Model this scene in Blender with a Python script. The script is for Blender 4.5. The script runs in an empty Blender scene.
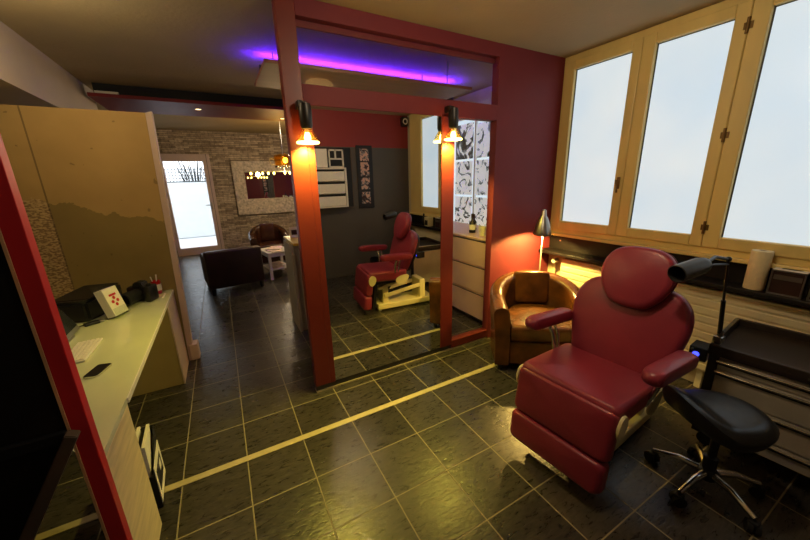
import bpy, bmesh, math, random
from mathutils import Vector, Matrix
random.seed(7)
S = bpy.context.scene
COL = S.collection
PI = math.pi

# ------------------------------------------------------------------ materials
def L(c):
    r = []
    for v in c:
        v = v / 255.0
        r.append(v / 12.92 if v <= 0.04045 else ((v + 0.055) / 1.055) ** 2.4)
    return (r[0], r[1], r[2], 1.0)

def nodes(name):
    m = bpy.data.materials.new(name)
    m.use_nodes = True
    nt = m.node_tree
    b = nt.nodes['Principled BSDF']
    return m, nt, b

def mat(name, col, rough=0.5, metal=0.0, var=0.12, vscale=6.0, bump=0.0, bscale=40.0, coat=0.0,
        stretch=None, spec=0.5, detail=4.0):
    m, nt, b = nodes(name)
    N, K = nt.nodes, nt.links
    tc = N.new('ShaderNodeTexCoord')
    mp = N.new('ShaderNodeMapping')
    if stretch:
        mp.inputs['Scale'].default_value = stretch
    K.new(tc.outputs['Object'], mp.inputs['Vector'])
    no = N.new('ShaderNodeTexNoise')
    no.inputs['Scale'].default_value = vscale
    no.inputs['Detail'].default_value = detail
    K.new(mp.outputs['Vector'], no.inputs['Vector'])
    rp = N.new('ShaderNodeValToRGB')
    c = L(col)
    rp.color_ramp.elements[0].position = 0.3
    rp.color_ramp.elements[1].position = 0.7
    rp.color_ramp.elements[0].color = tuple(max(0, x * (1 - var)) for x in c[:3]) + (1,)
    rp.color_ramp.elements[1].color = tuple(min(1, x * (1 + var)) for x in c[:3]) + (1,)
    K.new(no.outputs['Fac'], rp.inputs['Fac'])
    K.new(rp.outputs['Color'], b.inputs['Base Color'])
    b.inputs['Roughness'].default_value = rough
    b.inputs['Metallic'].default_value = metal
    b.inputs['Specular IOR Level'].default_value = spec
    b.inputs['Coat Weight'].default_value = coat
    b.inputs['Coat Roughness'].default_value = 0.1
    if bump > 0:
        n2 = N.new('ShaderNodeTexNoise')
        n2.inputs['Scale'].default_value = bscale
        n2.inputs['Detail'].default_value = 5
        K.new(mp.outputs['Vector'], n2.inputs['Vector'])
        bp = N.new('ShaderNodeBump')
        bp.inputs['Strength'].default_value = bump
        bp.inputs['Distance'].default_value = 0.01
        K.new(n2.outputs['Fac'], bp.inputs['Height'])
        K.new(bp.outputs['Normal'], b.inputs['Normal'])
    return m

def emit(name, col, strength):
    m, nt, b = nodes(name)
    b.inputs['Base Color'].default_value = L(col)
    b.inputs['Emission Color'].default_value = L(col)
    b.inputs['Emission Strength'].default_value = strength
    return m

def glass_mat(name, tint=(1, 1, 1), refl=0.08):
    m, nt, b = nodes(name)
    N, K = nt.nodes, nt.links
    N.remove(b)
    out = N['Material Output']
    tr = N.new('ShaderNodeBsdfTransparent'); tr.inputs['Color'].default_value = tint + (1,)
    gl = N.new('ShaderNodeBsdfGlossy'); gl.inputs['Roughness'].default_value = 0.02
    lw = N.new('ShaderNodeLayerWeight'); lw.inputs['Blend'].default_value = 0.5
    p5 = math_node(nt, 'POWER', lw.outputs['Facing'], 4.0)
    fac = math_node(nt, 'MULTIPLY_ADD', p5, 0.5, 0.025)
    mx = N.new('ShaderNodeMixShader')
    K.new(fac, mx.inputs['Fac'])
    K.new(tr.outputs[0], mx.inputs[1]); K.new(gl.outputs[0], mx.inputs[2])
    K.new(mx.outputs[0], out.inputs['Surface'])
    return m

def math_node(nt, op, a, b=None, c=None):
    n = nt.nodes.new('ShaderNodeMath'); n.operation = op
    for i, v in enumerate((a, b, c)):
        if v is None: continue
        if isinstance(v, (int, float)): n.inputs[i].default_value = v
        else: nt.links.new(v, n.inputs[i])
    return n.outputs[0]

def floor_mat():
    m, nt, b = nodes('slate_tiles')
    N, K = nt.nodes, nt.links
    tc = N.new('ShaderNodeTexCoord')
    sp = N.new('ShaderNodeSeparateXYZ'); K.new(tc.outputs['Object'], sp.inputs[0])
    x = math_node(nt, 'MULTIPLY', sp.outputs[0], 3.0)
    y0 = math_node(nt, 'MULTIPLY', sp.outputs[1], 3.0)
    st = math_node(nt, 'GREATER_THAN', sp.outputs[1], 0.3476)
    y = math_node(nt, 'SUBTRACT', y0, math_node(nt, 'MULTIPLY', st, 0.092))
    x = math_node(nt, 'ADD', x, 30.0); y = math_node(nt, 'ADD', y, 30.0)
    def edge(v):
        f = math_node(nt, 'FRACT', v)
        return math_node(nt, 'MINIMUM', f, math_node(nt, 'SUBTRACT', 1.0, f))
    e = math_node(nt, 'MINIMUM', edge(x), edge(y))
    mr = N.new('ShaderNodeMapRange'); mr.interpolation_type = 'SMOOTHSTEP'
    mr.inputs['From Min'].default_value = 0.006; mr.inputs['From Max'].default_value = 0.013
    K.new(e, mr.inputs['Value'])
    tile = mr.outputs['Result']
    cx = N.new('ShaderNodeCombineXYZ')
    K.new(math_node(nt, 'FLOOR', x), cx.inputs[0]); K.new(math_node(nt, 'FLOOR', y), cx.inputs[1])
    wn = N.new('ShaderNodeTexWhiteNoise'); wn.noise_dimensions = '2D'; K.new(cx.outputs[0], wn.inputs['Vector'])
    # slate: stretched noise, rotated per tile by an offset
    va = N.new('ShaderNodeVectorMath'); va.operation = 'MULTIPLY_ADD'
    K.new(wn.outputs['Color'], va.inputs[0]); va.inputs[1].default_value = (7, 9, 5); K.new(tc.outputs['Object'], va.inputs[2])
    mp = N.new('ShaderNodeMapping'); mp.inputs['Scale'].default_value = (6, 20, 9); mp.inputs['Rotation'].default_value = (0, 0, 0.6)
    K.new(va.outputs[0], mp.inputs['Vector'])
    n1 = N.new('ShaderNodeTexNoise'); n1.inputs['Scale'].default_value = 3.0; n1.inputs['Detail'].default_value = 8; n1.inputs['Distortion'].default_value = 0.8
    K.new(mp.outputs[0], n1.inputs['Vector'])
    rp = N.new('ShaderNodeValToRGB')
    rp.color_ramp.elements[0].position = 0.27; rp.color_ramp.elements[0].color = L((34, 32, 29))
    rp.color_ramp.elements[1].position = 0.72; rp.color_ramp.elements[1].color = L((70, 65, 57))
    K.new(math_node(nt, 'ADD', n1.outputs['Fac'], math_node(nt, 'MULTIPLY', math_node(nt, 'SUBTRACT', wn.outputs['Value'], 0.5), 0.22)), rp.inputs['Fac'])
    mx = N.new('ShaderNodeMix'); mx.data_type = 'RGBA'
    K.new(tile, mx.inputs['Factor']); mx.inputs[6].default_value = L((142, 132, 104)); K.new(rp.outputs['Color'], mx.inputs[7])
    K.new(mx.outputs[2], b.inputs['Base Color'])
    rr = N.new('ShaderNodeMapRange'); rr.inputs['To Min'].default_value = 0.22; rr.inputs['To Max'].default_value = 0.36
    K.new(n1.outputs['Fac'], rr.inputs['Value'])
    mr2 = N.new('ShaderNodeMix'); mr2.data_type = 'FLOAT'
    K.new(tile, mr2.inputs['Factor']); mr2.inputs[2].default_value = 0.7; K.new(rr.outputs['Result'], mr2.inputs[3])
    K.new(mr2.outputs[0], b.inputs['Roughness'])
    h = math_node(nt, 'ADD', math_node(nt, 'MULTIPLY', n1.outputs['Fac'], 0.35), math_node(nt, 'MULTIPLY', tile, 0.25))
    bp = N.new('ShaderNodeBump'); bp.inputs['Strength'].default_value = 0.5; bp.inputs['Distance'].default_value = 0.010
    K.new(h, bp.inputs['Height']); K.new(bp.outputs['Normal'], b.inputs['Normal'])
    return m

def stone_mat():
    m, nt, b = nodes('split_stone')
    N, K = nt.nodes, nt.links
    tc = N.new('ShaderNodeTexCoord')
    mp = N.new('ShaderNodeMapping'); mp.inputs['Rotation'].default_value = (PI / 2, 0, 0)
    K.new(tc.outputs['Object'], mp.inputs['Vector'])
    br = N.new('ShaderNodeTexBrick')
    br.inputs['Scale'].default_value = 1.0
    br.inputs['Brick Width'].default_value = 0.26; br.inputs['Row Height'].default_value = 0.042
    br.inputs['Mortar Size'].default_value = 0.003
    br.inputs['Color1'].default_value = L((196, 176, 150)); br.inputs['Color2'].default_value = L((136, 118, 98))
    br.inputs['Mortar'].default_value = L((84, 76, 66))
    br.offset = 0.37
    K.new(mp.outputs[0], br.inputs['Vector'])
    no = N.new('ShaderNodeTexNoise'); no.inputs['Scale'].default_value = 14; no.inputs['Detail'].default_value = 6
    K.new(tc.outputs['Object'], no.inputs['Vector'])
    mx = N.new('ShaderNodeMix'); mx.data_type = 'RGBA'; mx.blend_type = 'OVERLAY'; mx.inputs['Factor'].default_value = 0.8
    K.new(br.outputs['Color'], mx.inputs[6]); K.new(no.outputs['Fac'], mx.inputs[7])
    K.new(mx.outputs[2], b.inputs['Base Color'])
    b.inputs['Roughness'].default_value = 0.85
    bp = N.new('ShaderNodeBump'); bp.inputs['Strength'].default_value = 0.8; bp.inputs['Distance'].default_value = 0.03
    K.new(math_node(nt, 'ADD', math_node(nt, 'MULTIPLY', br.outputs['Fac'], -0.6), no.outputs['Fac']), bp.inputs['Height'])
    K.new(bp.outputs['Normal'], b.inputs['Normal'])
    return m

def board_mat():
    """bare yellowed plaster board; below a ragged edge the old darker glue coat remains"""
    m, nt, b = nodes('stripped_plaster')
    N, K = nt.nodes, nt.links
    tc = N.new('ShaderNodeTexCoord')
    sp = N.new('ShaderNodeSeparateXYZ'); K.new(tc.outputs['Object'], sp.inputs[0])
    n1 = N.new('ShaderNodeTexNoise'); n1.inputs['Scale'].default_value = 3.5; n1.inputs['Detail'].default_value = 9; n1.inputs['Roughness'].default_value = 0.65
    K.new(tc.outputs['Object'], n1.inputs['Vector'])
    # edge height falls from 1.62 on the left to 1.32 on the right
    lin = math_node(nt, 'MULTIPLY_ADD', sp.outputs[0], -0.37, 1.29)
    edge = math_node(nt, 'ADD', lin, math_node(nt, 'MULTIPLY', math_node(nt, 'SUBTRACT', n1.outputs['Fac'], 0.5), 0.35))
    low = math_node(nt, 'LESS_THAN', sp.outputs[2], edge)
    left = math_node(nt, 'LESS_THAN', sp.outputs[0], -0.70)
    seam = math_node(nt, 'LESS_THAN', math_node(nt, 'ABSOLUTE', math_node(nt, 'ADD', sp.outputs[0], 0.705)), 0.005)
    n2 = N.new('ShaderNodeTexNoise'); n2.inputs['Scale'].default_value = 2.2; n2.inputs['Detail'].default_value = 8
    K.new(tc.outputs['Object'], n2.inputs['Vector'])
    up = N.new('ShaderNodeValToRGB')
    up.color_ramp.elements[0].position = .3; up.color_ramp.elements[0].color = L((164, 134, 76))
    up.color_ramp.elements[1].position = .72; up.color_ramp.elements[1].color = L((184, 152, 90))
    K.new(n2.outputs['Fac'], up.inputs['Fac'])
    dn = N.new('ShaderNodeValToRGB')
    dn.color_ramp.elements[0].position = .3; dn.color_ramp.elements[0].color = L((128, 108, 56))
    dn.color_ramp.elements[1].position = .72; dn.color_ramp.elements[1].color = L((146, 124, 66))
    K.new(n2.outputs['Fac'], dn.inputs['Fac'])
    # embossed paper on the left strip
    vo = N.new('ShaderNodeTexNoise'); vo.inputs['Scale'].default_value = 45; vo.inputs['Detail'].default_value = 3
    mpv = N.new('ShaderNodeMapping'); mpv.inputs['Scale'].default_value = (1, 1, 1.9)
    K.new(tc.outputs['Object'], mpv.inputs['Vector']); K.new(mpv.outputs[0], vo.inputs['Vector'])
    wp = N.new('ShaderNodeValToRGB')
    wp.color_ramp.elements[0].position = .42; wp.color_ramp.elements[0].color = L((126, 100, 62))
    wp.color_ramp.elements[1].position = .58; wp.color_ramp.elements[1].color = L((188, 160, 108))
    K.new(vo.outputs['Fac'], wp.inputs['Fac'])
    m1 = N.new('ShaderNodeMix'); m1.data_type = 'RGBA'; K.new(left, m1.inputs['Factor']); K.new(dn.outputs['Color'], m1.inputs[6]); K.new(wp.outputs['Color'], m1.inputs[7])
    m2 = N.new('ShaderNodeMix'); m2.data_type = 'RGBA'; K.new(low, m2.inputs['Factor']); K.new(up.outputs['Color'], m2.inputs[6]); K.new(m1.outputs[2], m2.inputs[7])
    # small dark specks
    sk = N.new('ShaderNodeTexNoise'); sk.inputs['Scale'].default_value = 16; sk.inputs['Detail'].default_value = 2
    K.new(tc.outputs['Object'], sk.inputs['Vector'])
    spk = math_node(nt, 'GREATER_THAN', sk.outputs['Fac'], 0.735)
    dark = math_node(nt, 'MAXIMUM', math_node(nt, 'MULTIPLY', seam, 0.6), math_node(nt, 'MULTIPLY', spk, 0.4))
    m3 = N.new('ShaderNodeMix'); m3.data_type = 'RGBA'; K.new(dark, m3.inputs['Factor']); K.new(m2.outputs[2], m3.inputs[6]); m3.inputs[7].default_value = L((60, 44, 20))
    K.new(m3.outputs[2], b.inputs['Base Color'])
    b.inputs['Roughness'].default_value = 0.75
    bp = N.new('ShaderNodeBump'); bp.inputs['Strength'].default_value = 0.3; bp.inputs['Distance'].default_value = 0.01
    K.new(math_node(nt, 'ADD', n1.outputs['Fac'], math_node(nt, 'MULTIPLY', low, -0.3)), bp.inputs['Height'])
    K.new(bp.outputs['Normal'], b.inputs['Normal'])
    return m

def split_wall_mat():
    """back wall: dark grey up to 2.165 m, burgundy above"""
    m, nt, b = nodes('two_tone_wall')
    N, K = nt.nodes, nt.links
    tc = N.new('ShaderNodeTexCoord')
    sp = N.new('ShaderNodeSeparateXYZ'); K.new(tc.outputs['Object'], sp.inputs[0])
    t = math_node(nt, 'GREATER_THAN', sp.outputs[2], 2.165)
    mx = N.new('ShaderNodeMix'); mx.data_type = 'RGBA'; K.new(t, mx.inputs['Factor'])
    mx.inputs[6].default_value = L((84, 80, 74)); mx.inputs[7].default_value = L((140, 46, 44))
    K.new(mx.outputs[2], b.inputs['Base Color']); b.inputs['Roughness'].default_value = 0.6
    return m

def print_mat(name, dark=0.5, scale=7.0, tint=(232, 238, 240), seed=0.0, ink=(20, 22, 26), backlit=0.0):
    """white sheet with loose ink drawing"""
    m, nt, b = nodes(name)
    N, K = nt.nodes, nt.links
    tc = N.new('ShaderNodeTexCoord')
    mp = N.new('ShaderNodeMapping'); mp.inputs['Location'].default_value = (seed, seed * 1.7, seed * .6)
    K.new(tc.outputs['Object'], mp.inputs['Vector'])
    n1 = N.new('ShaderNodeTexNoise'); n1.inputs['Scale'].default_value = scale; n1.inputs['Detail'].default_value = 5; n1.inputs['Distortion'].default_value = 2.5
    K.new(mp.outputs[0], n1.inputs['Vector'])
    rp = N.new('ShaderNodeValToRGB')
    rp.color_ramp.interpolation = 'LINEAR'
    e = rp.color_ramp.elements
    e[0].position = dark - 0.09; e[0].color = L(ink)
    e[1].position = dark + 0.03; e[1].color = L(tint)
    x = e.new(dark - 0.02); x.color = L((120, 130, 134))
    K.new(n1.outputs['Fac'], rp.inputs['Fac'])
    K.new(rp.outputs['Color'], b.inputs['Base Color'])
    b.inputs['Roughness'].default_value = 0.6
    if backlit > 0:
        K.new(rp.outputs['Color'], b.inputs['Emission Color'])
        b.inputs['Emission Strength'].default_value = backlit
    return m

def pane_mat():
    """frosted film pane lit by daylight behind it"""
    m, nt, b = nodes('frosted_pane')
    N, K = nt.nodes, nt.links
    tc = N.new('ShaderNodeTexCoord')
    no = N.new('ShaderNodeTexNoise'); no.inputs['Scale'].default_value = 1.3; no.inputs['Detail'].default_value = 2
    K.new(tc.outputs['Object'], no.inputs['Vector'])
    rp = N.new('ShaderNodeValToRGB')
    rp.color_ramp.elements[0].position = .3; rp.color_ramp.elements[0].color = L((200, 220, 234))
    rp.color_ramp.elements[1].position = .75; rp.color_ramp.elements[1].color = L((226, 233, 234))
    K.new(no.outputs['Fac'], rp.inputs['Fac'])
    K.new(rp.outputs['Color'], b.inputs['Emission Color'])
    b.inputs['Emission Strength'].default_value = PANE
    b.inputs['Base Color'].default_value = L((120, 125, 128))
    b.inputs['Roughness'].default_value = 0.3
    return m

PANE = 0.92
M = {}
M['floor'] = floor_mat()
M['stone'] = stone_mat()
M['board'] = board_mat()
M['backwall'] = split_wall_mat()
M['pane'] = pane_mat()
M['lit_post_red'] = mat('lit_red_paint', (196, 40, 48), 0.4, var=0.05)  # post red brightened to stand in for light falling on the near post
M['red_paint'] = mat('burgundy_paint', (118, 44, 48), 0.58, var=0.06, vscale=3, bump=0.05, bscale=60, spec=0.3)
M['post_paint'] = mat('red_gloss_paint', (116, 38, 27), 0.42, var=0.06, vscale=3, bump=0.04, bscale=50)
M['ceiling'] = mat('ceiling_paint', (178, 160, 122), 0.9, var=0.05, vscale=2, bump=0.35, bscale=30)
M['beam'] = mat('beam_paint', (200, 186, 168), 0.85, var=0.04, vscale=2)
M['plain_wall'] = mat('pale_plaster', (190, 178, 156), 0.85, var=0.05)
M['wall_panel'] = mat('cream_wall', (206, 194, 160), 0.7, var=0.04)
M['wood_frame'] = mat('varnished_window_wood', (228, 204, 130), 0.38, var=0.10, vscale=5, stretch=(1, 1, .25), bump=.03)
M['black_shelf'] = mat('black_lacquer', (18, 15, 14), 0.5, var=0.2, spec=0.3)
M['black'] = mat('black_satin', (18, 17, 17), 0.45, var=0.2)
M['black_plastic'] = mat('black_plastic', (24, 24, 25), 0.38, var=0.15)
M['rubber'] = mat('black_rubber', (14, 14, 14), 0.7, var=0.1)
M['leather'] = mat('burgundy_leather', (136, 44, 62), 0.34, var=0.10, vscale=5, bump=0.10, bscale=160, spec=0.5)
M['leather_seam'] = mat('burgundy_piping', (88, 20, 32), 0.4, var=0.05)
M['club'] = mat('tan_brown_leather', (86, 50, 20), 0.27, var=0.45, vscale=7, bump=0.15, bscale=60, detail=8)
M['dark_brown'] = mat('dark_brown_leather', (50, 28, 20), 0.42, var=0.3, vscale=6, bump=0.08, bscale=90)
M['club_far'] = mat('deep_brown_leather', (58, 30, 18), 0.25, var=0.3, vscale=6)
M['stool_leather'] = mat('black_leatherette', (24, 25, 27), 0.33, var=0.15, bump=0.06, bscale=140)
M['chrome'] = mat('chrome', (215, 212, 205), 0.14, 1.0, var=0.03)
M['steel'] = mat('brushed_steel', (170, 168, 162), 0.32, 1.0, var=0.06)
M['cart_grey'] = mat('charcoal_enamel', (188, 182, 168), 0.38, 0.3, var=0.08)
M['cream_metal'] = mat('cream_enamel', (226, 214, 160), 0.4, var=0.05)
M['strip'] = mat('brass_strip', (196, 182, 140), 0.5, 0.4, var=0.08, vscale=20)
M['white'] = mat('white_laminate', (226, 220, 206), 0.4, var=0.03)
M['desk_top'] = mat('pale_glass_top', (214, 218, 176), 0.16, var=0.03, coat=0.4)
M['wood_white'] = mat('whitewashed_wood', (222, 204, 158), 0.5, var=0.14, vscale=5, stretch=(8, 1, 9))
M['wood_beige'] = mat('matt_beige_panel', (168, 146, 92), 0.6, var=0.04)
M['tray'] = mat('brown_black_tray', (44, 36, 30), 0.45, var=0.15)
M['old_brass'] = mat('old_brass', (120, 92, 50), 0.4, 0.7)
M['pink_white'] = mat('pinkish_drawer_front', (212, 174, 154), 0.45, var=0.03)
M['radiator'] = mat('cream_radiator_enamel', (228, 218, 180), 0.42, var=0.03)
M['paper'] = mat('white_paper', (236, 230, 214), 0.8, var=0.04, vscale=30)
M['towel'] = mat('paper_towel', (232, 214, 168), 0.9, var=0.05, vscale=40, bump=.25, bscale=90)
M['magazine'] = mat('printed_pages', (222, 196, 180), 0.5, var=0.35, vscale=18)
M['red_item'] = mat('red_plastic', (190, 24, 30), 0.35)
M['dark_grey'] = mat('dark_grey_metal', (72, 70, 66), 0.4, 0.6)
M['strut'] = mat('grey_brown_metal', (92, 80, 66), 0.5, 0.2)
M['screen'] = mat('monitor_screen', (44, 48, 50), 0.18)
M['silver_plastic'] = mat('silver_plastic', (150, 150, 146), 0.35, 0.5)
M['beige_edge'] = mat('beige_raw_edge', (214, 170, 122), 0.6)
M['pinkish_trim'] = mat('pinkish_white_trim', (206, 180, 160), 0.55, var=0.05)
M['door_frame'] = mat('aluminium_door_frame', (206, 182, 172), 0.45, var=0.05)
M['carved'] = mat('carved_pale_wood', (196, 180, 158), 0.6, var=0.4, vscale=22, bump=0.9, bscale=26, detail=8)
M['soffit'] = mat('dark_red_lacquer', (124, 34, 40), 0.5, var=0.05, spec=0.25)
M['plank'] = mat('brown_plank', (150, 92, 72), 0.5, var=0.1, stretch=(.4, 3, 3))
M['counter_top'] = mat('pale_wood_warm_lit', (236, 200, 84), 0.35, var=0.06)  # pale wood with the yellow of warm lamp light put into its colour
M['grey_panel'] = mat('grey_counter_panel', (172, 166, 152), 0.6, var=0.05)
M['outside_white'] = mat('white_render', (226, 230, 232), 0.9, var=0.03)
M['fence'] = mat('grey_lattice', (70, 80, 84), 0.8)
M['twig'] = mat('bare_twigs', (70, 66, 60), 0.9)
M['glass'] = glass_mat('clear_glass')
M['lamp_glass'] = glass_mat('lamp_glass', (1.0, 0.93, 0.70))
M['amber'] = glass_mat('amber_glass', (1.0, 0.78, 0.35))
M['case'] = glass_mat('clear_acrylic', (0.93, 0.95, 0.93))
M['bulb'] = emit('lit_bulb', (255, 226, 150), 14)
M['bulb_soft'] = emit('lit_bulb_soft', (255, 220, 110), 9)
M['led'] = emit('violet_led', (74, 20, 255), 280)
M['spot_disc'] = emit('lit_downlight', (255, 214, 150), 5)
M['blue_led'] = emit('blue_display', (60, 70, 255), 3)
M['ceiling_lamp'] = emit('lit_opal_glass', (255, 200, 120), 4)
m, nt, b = nodes('mirror_glass'); b.inputs['Metallic'].default_value = 1; b.inputs['Roughness'].default_value = 0.0
b.inputs['Base Color'].default_value = (0.82, 0.82, 0.80, 1); M['mirror'] = m

# ------------------------------------------------------------------ mesh helpers
class MB:
    def __init__(s): s.bm = bmesh.new()
    def _add(s, verts, faces, mx=None):
        vs = [s.bm.verts.new(mx @ Vector(v) if mx else Vector(v)) for v in verts]
        for f in faces:
            try: s.bm.faces.new([vs[i] for i in f])
            except ValueError: pass
        return vs
    def box(s, x0, x1, y0, y1, z0, z1, bev=0.0, seg=2, mx=None):
        t = bmesh.new()
        bmesh.ops.create_cube(t, size=1.0)
        for v in t.verts:
            v.co = Vector(((x0 + x1) / 2 + v.co.x * (x1 - x0), (y0 + y1) / 2 + v.co.y * (y1 - y0), (z0 + z1) / 2 + v.co.z * (z1 - z0)))
        if bev > 0:
            bmesh.ops.bevel(t, geom=list(t.edges), offset=bev, segments=seg, profile=0.5, affect='EDGES')
        s.merge(t, mx); return s
    def merge(s, t, mx=None):
        t.verts.index_update()
        s._add([v.co.copy() for v in t.verts], [[v.index for v in f.verts] for f in t.faces], mx)
        t.free()
    def tube(s, pts, r, n=12, caps=True, mx=None):
        pts = [Vector(p) for p in pts]
        rs = r if isinstance(r, (list, tuple)) else [r] * len(pts)
        rings = []; up = Vector((0, 0, 1)); prev = None
        for i, p in enumerate(pts):
            d = (pts[min(i + 1, len(pts) - 1)] - pts[max(i - 1, 0)]).normalized()
            if prev is None:
                a = d.cross(up if abs(d.z) < .95 else Vector((1, 0, 0))).normalized()
            else:
                a = (prev - d * prev.dot(d)).normalized()
            prev = a; b2 = d.cross(a)
            rings.append([p + (a * math.cos(2 * PI * k / n) + b2 * math.sin(2 * PI * k / n)) * rs[i] for k in range(n)])
        vs = []; fs = []
        for rg in rings: vs += rg
        for i in range(len(rings) - 1):
            for k in range(n):
                k2 = (k + 1) % n
                fs.append([i * n + k, i * n + k2, (i + 1) * n + k2, (i + 1) * n + k])
        if caps:
            fs.append(list(range(n))[::-1]); fs.append([(len(rings) - 1) * n + k for k in range(n)])
        s._add(vs, fs, mx); return s
    def lathe(s, prof, c=(0, 0, 0), n=24, mx=None, axis='z', close=True):
        vs = []; fs = []; m = len(prof)
        for r, h in prof:
            for k in range(n):
                a = 2 * PI * k / n
                p = (r * math.cos(a), r * math.sin(a), h)
                if axis == 'x': p = (h, p[0], p[1])
                if axis == 'y': p = (p[0], h, p[1])
                vs.append((p[0] + c[0], p[1] + c[1], p[2] + c[2]))
        for i in range(m - 1):
            for k in range(n):
                k2 = (k + 1) % n
                fs.append([i * n + k, i * n + k2, (i + 1) * n + k2, (i + 1) * n + k])
        if close:
            fs.append(list(range(n))[::-1]); fs.append([(m - 1) * n + k for k in range(n)])
        s._add(vs, fs, mx); return s
    def prism(s, poly, h0, h1, plane='xy', mx=None, bev=0.0):
        n = len(poly)
        def P(a, b2, h):
            return {'xy': (a, b2, h), 'xz': (a, h, b2), 'yz': (h, a, b2)}[plane]
        t = bmesh.new()
        lo = [t.verts.new(P(a, b2, h0)) for a, b2 in poly]; hi = [t.verts.new(P(a, b2, h1)) for a, b2 in poly]
        t.faces.new(lo[::-1]); t.faces.new(hi)
        for i in range(n):
            j = (i + 1) % n; t.faces.new([lo[i], lo[j], hi[j], hi[i]])
        if bev > 0: bmesh.ops.bevel(t, geom=list(t.edges), offset=bev, segments=2, affect='EDGES')
        s.merge(t, mx); return s
    def pillow(s, poly, th, r, puff=0.0, mx=None, seg=5):
        """upholstered slab: outline in local XY, thickness along Z (0..th), rounded rim and domed top"""
        n = len(poly)
        cx = sum(p[0] for p in poly) / n; cy = sum(p[1] for p in poly) / n
        ext = sum(math.hypot(p[0] - cx, p[1] - cy) for p in poly) / n
        prof = []
        for i in range(seg + 1):
            a = PI / 2 * i / seg; prof.append((r * (1 - math.sin(a)), r * (1 - math.cos(a))))
        prof2 = []
        for i in range(seg + 1):
            a = PI / 2 * i / seg; prof2.append((r * (1 - math.cos(a)), th - r + r * math.sin(a)))
        steps = prof + prof2
        for q in (0.15, .35, .6, .85): steps.append((r + (ext - r) * q, th + puff * (1 - (1 - q) ** 2)))
        vs = []; fs = []
        for ins, h in steps:
            k = max(0.02, 1 - ins / ext)
            for x, y in poly: vs.append((cx + (x - cx) * k, cy + (y - cy) * k, h))
        m = len(steps)
        for i in range(m - 1):
            for j in range(n):
                j2 = (j + 1) % n; fs.append([i * n + j, i * n + j2, (i + 1) * n + j2, (i + 1) * n + j])
        fs.append(list(range(n))[::-1])
        vs.append((cx, cy, th + puff)); last = len(vs) - 1
        for j in range(n): fs.append([(m - 1) * n + j, (m - 1) * n + (j + 1) % n, last])
        s._add(vs, fs, mx); return s
    def ball(s, c, rx, ry, rz, n=20, mx=None):
        t = bmesh.new(); bmesh.ops.create_uvsphere(t, u_segments=n, v_segments=n // 2, radius=1)
        for v in t.verts: v.co = Vector((c[0] + v.co.x * rx, c[1] + v.co.y * ry, c[2] + v.co.z * rz))
        s.merge(t, mx); return s

def obj(name, mb, material, parent=None, smooth=False, mx=None, **props):
    me = bpy.data.meshes.new(name)
    bm = mb.bm
    bmesh.ops.recalc_face_normals(bm, faces=list(bm.faces))
    bm.to_mesh(me); bm.free()
    if smooth:
        for p in me.polygons: p.use_smooth = True
        me.set_sharp_from_angle(angle=math.radians(42))
    me.materials.append(M[material] if isinstance(material, str) else material)
    o = bpy.data.objects.new(name, me); COL.objects.link(o)
    if parent: o.parent = parent
    if mx: o.matrix_local = mx
    for k, v in props.items(): o[k] = v
    return o

def thing(name, label, cat, loc=(0, 0, 0), rz=0.0, group=None):
    o = bpy.data.objects.new(name, None); COL.objects.link(o)
    o.empty_display_size = 0.1
    o.location = loc; o.rotation_euler = (0, 0, rz)
    o['label'] = label; o['category'] = cat
    if group: o['group'] = group
    return o

def tag(o, label, cat, group=None):
    o['label'] = label; o['category'] = cat
    if group: o['group'] = group
    return o

def struct(name, mb, material, parent=None, smooth=False):
    o = obj(name, mb, material, parent, smooth)
    if not parent: o['kind'] = 'structure'
    return o

def copy_tree(o, parent=None):
    c = o.copy(); COL.objects.link(c)
    if parent: c.parent = parent
    for ch in list(o.children): copy_tree(ch, c)
    return c

def rrect(x0, x1, y0, y1, r, n=6):
    p = []
    for cx, cy, a0 in ((x1 - r, y1 - r, 0), (x0 + r, y1 - r, 90), (x0 + r, y0 + r, 180), (x1 - r, y0 + r, 270)):
        for i in range(n + 1):
            a = math.radians(a0 + 90 * i / n); p.append((cx + r * math.cos(a), cy + r * math.sin(a)))
    return p

def smooth_poly(pts, it=3):
    for _ in range(it):
        q = []
        for i in range(len(pts)):
            a, b2 = pts[i], pts[(i + 1) % len(pts)]
            q.append((a[0] * .75 + b2[0] * .25, a[1] * .75 + b2[1] * .25))
            q.append((a[0] * .25 + b2[0] * .75, a[1] * .25 + b2[1] * .75))
        pts = q
    return pts

def Rot(rx=0, ry=0, rz=0, loc=(0, 0, 0)):
    from mathutils import Euler
    return Matrix.Translation(loc) @ Euler((rx, ry, rz)).to_matrix().to_4x4()

XW = 3.52      # window wall
YP = 0.7787    # mirror plane
YB = -2.32     # wall behind the camera
YF = 7.72      # far stone wall
XL = -2.6
H = 2.70
# ------------------------------------------------------------------ shell
struct('floor', MB().box(XL, XW + .12, YB - .1, YF + .2, -.08, 0), 'floor')
struct('ceiling', MB().box(XL, XW + .12, YB - .1, 3.55, H, H + .1), 'ceiling')
struct('ceiling_far', MB().box(XL, XW + .12, 3.55, YF + .2, H + .12, H + .22).box(XL, XW + .12, 3.55, 3.57, H, H + .12), 'ceiling')
struct('wall_back', MB().box(XL, XW + .12, YB - .12, YB, 0, H), 'backwall')
struct('wall_left', MB().box(XL - .1, XL, YB - .12, YF + .2, 0, H + .12), 'plain_wall')
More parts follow.
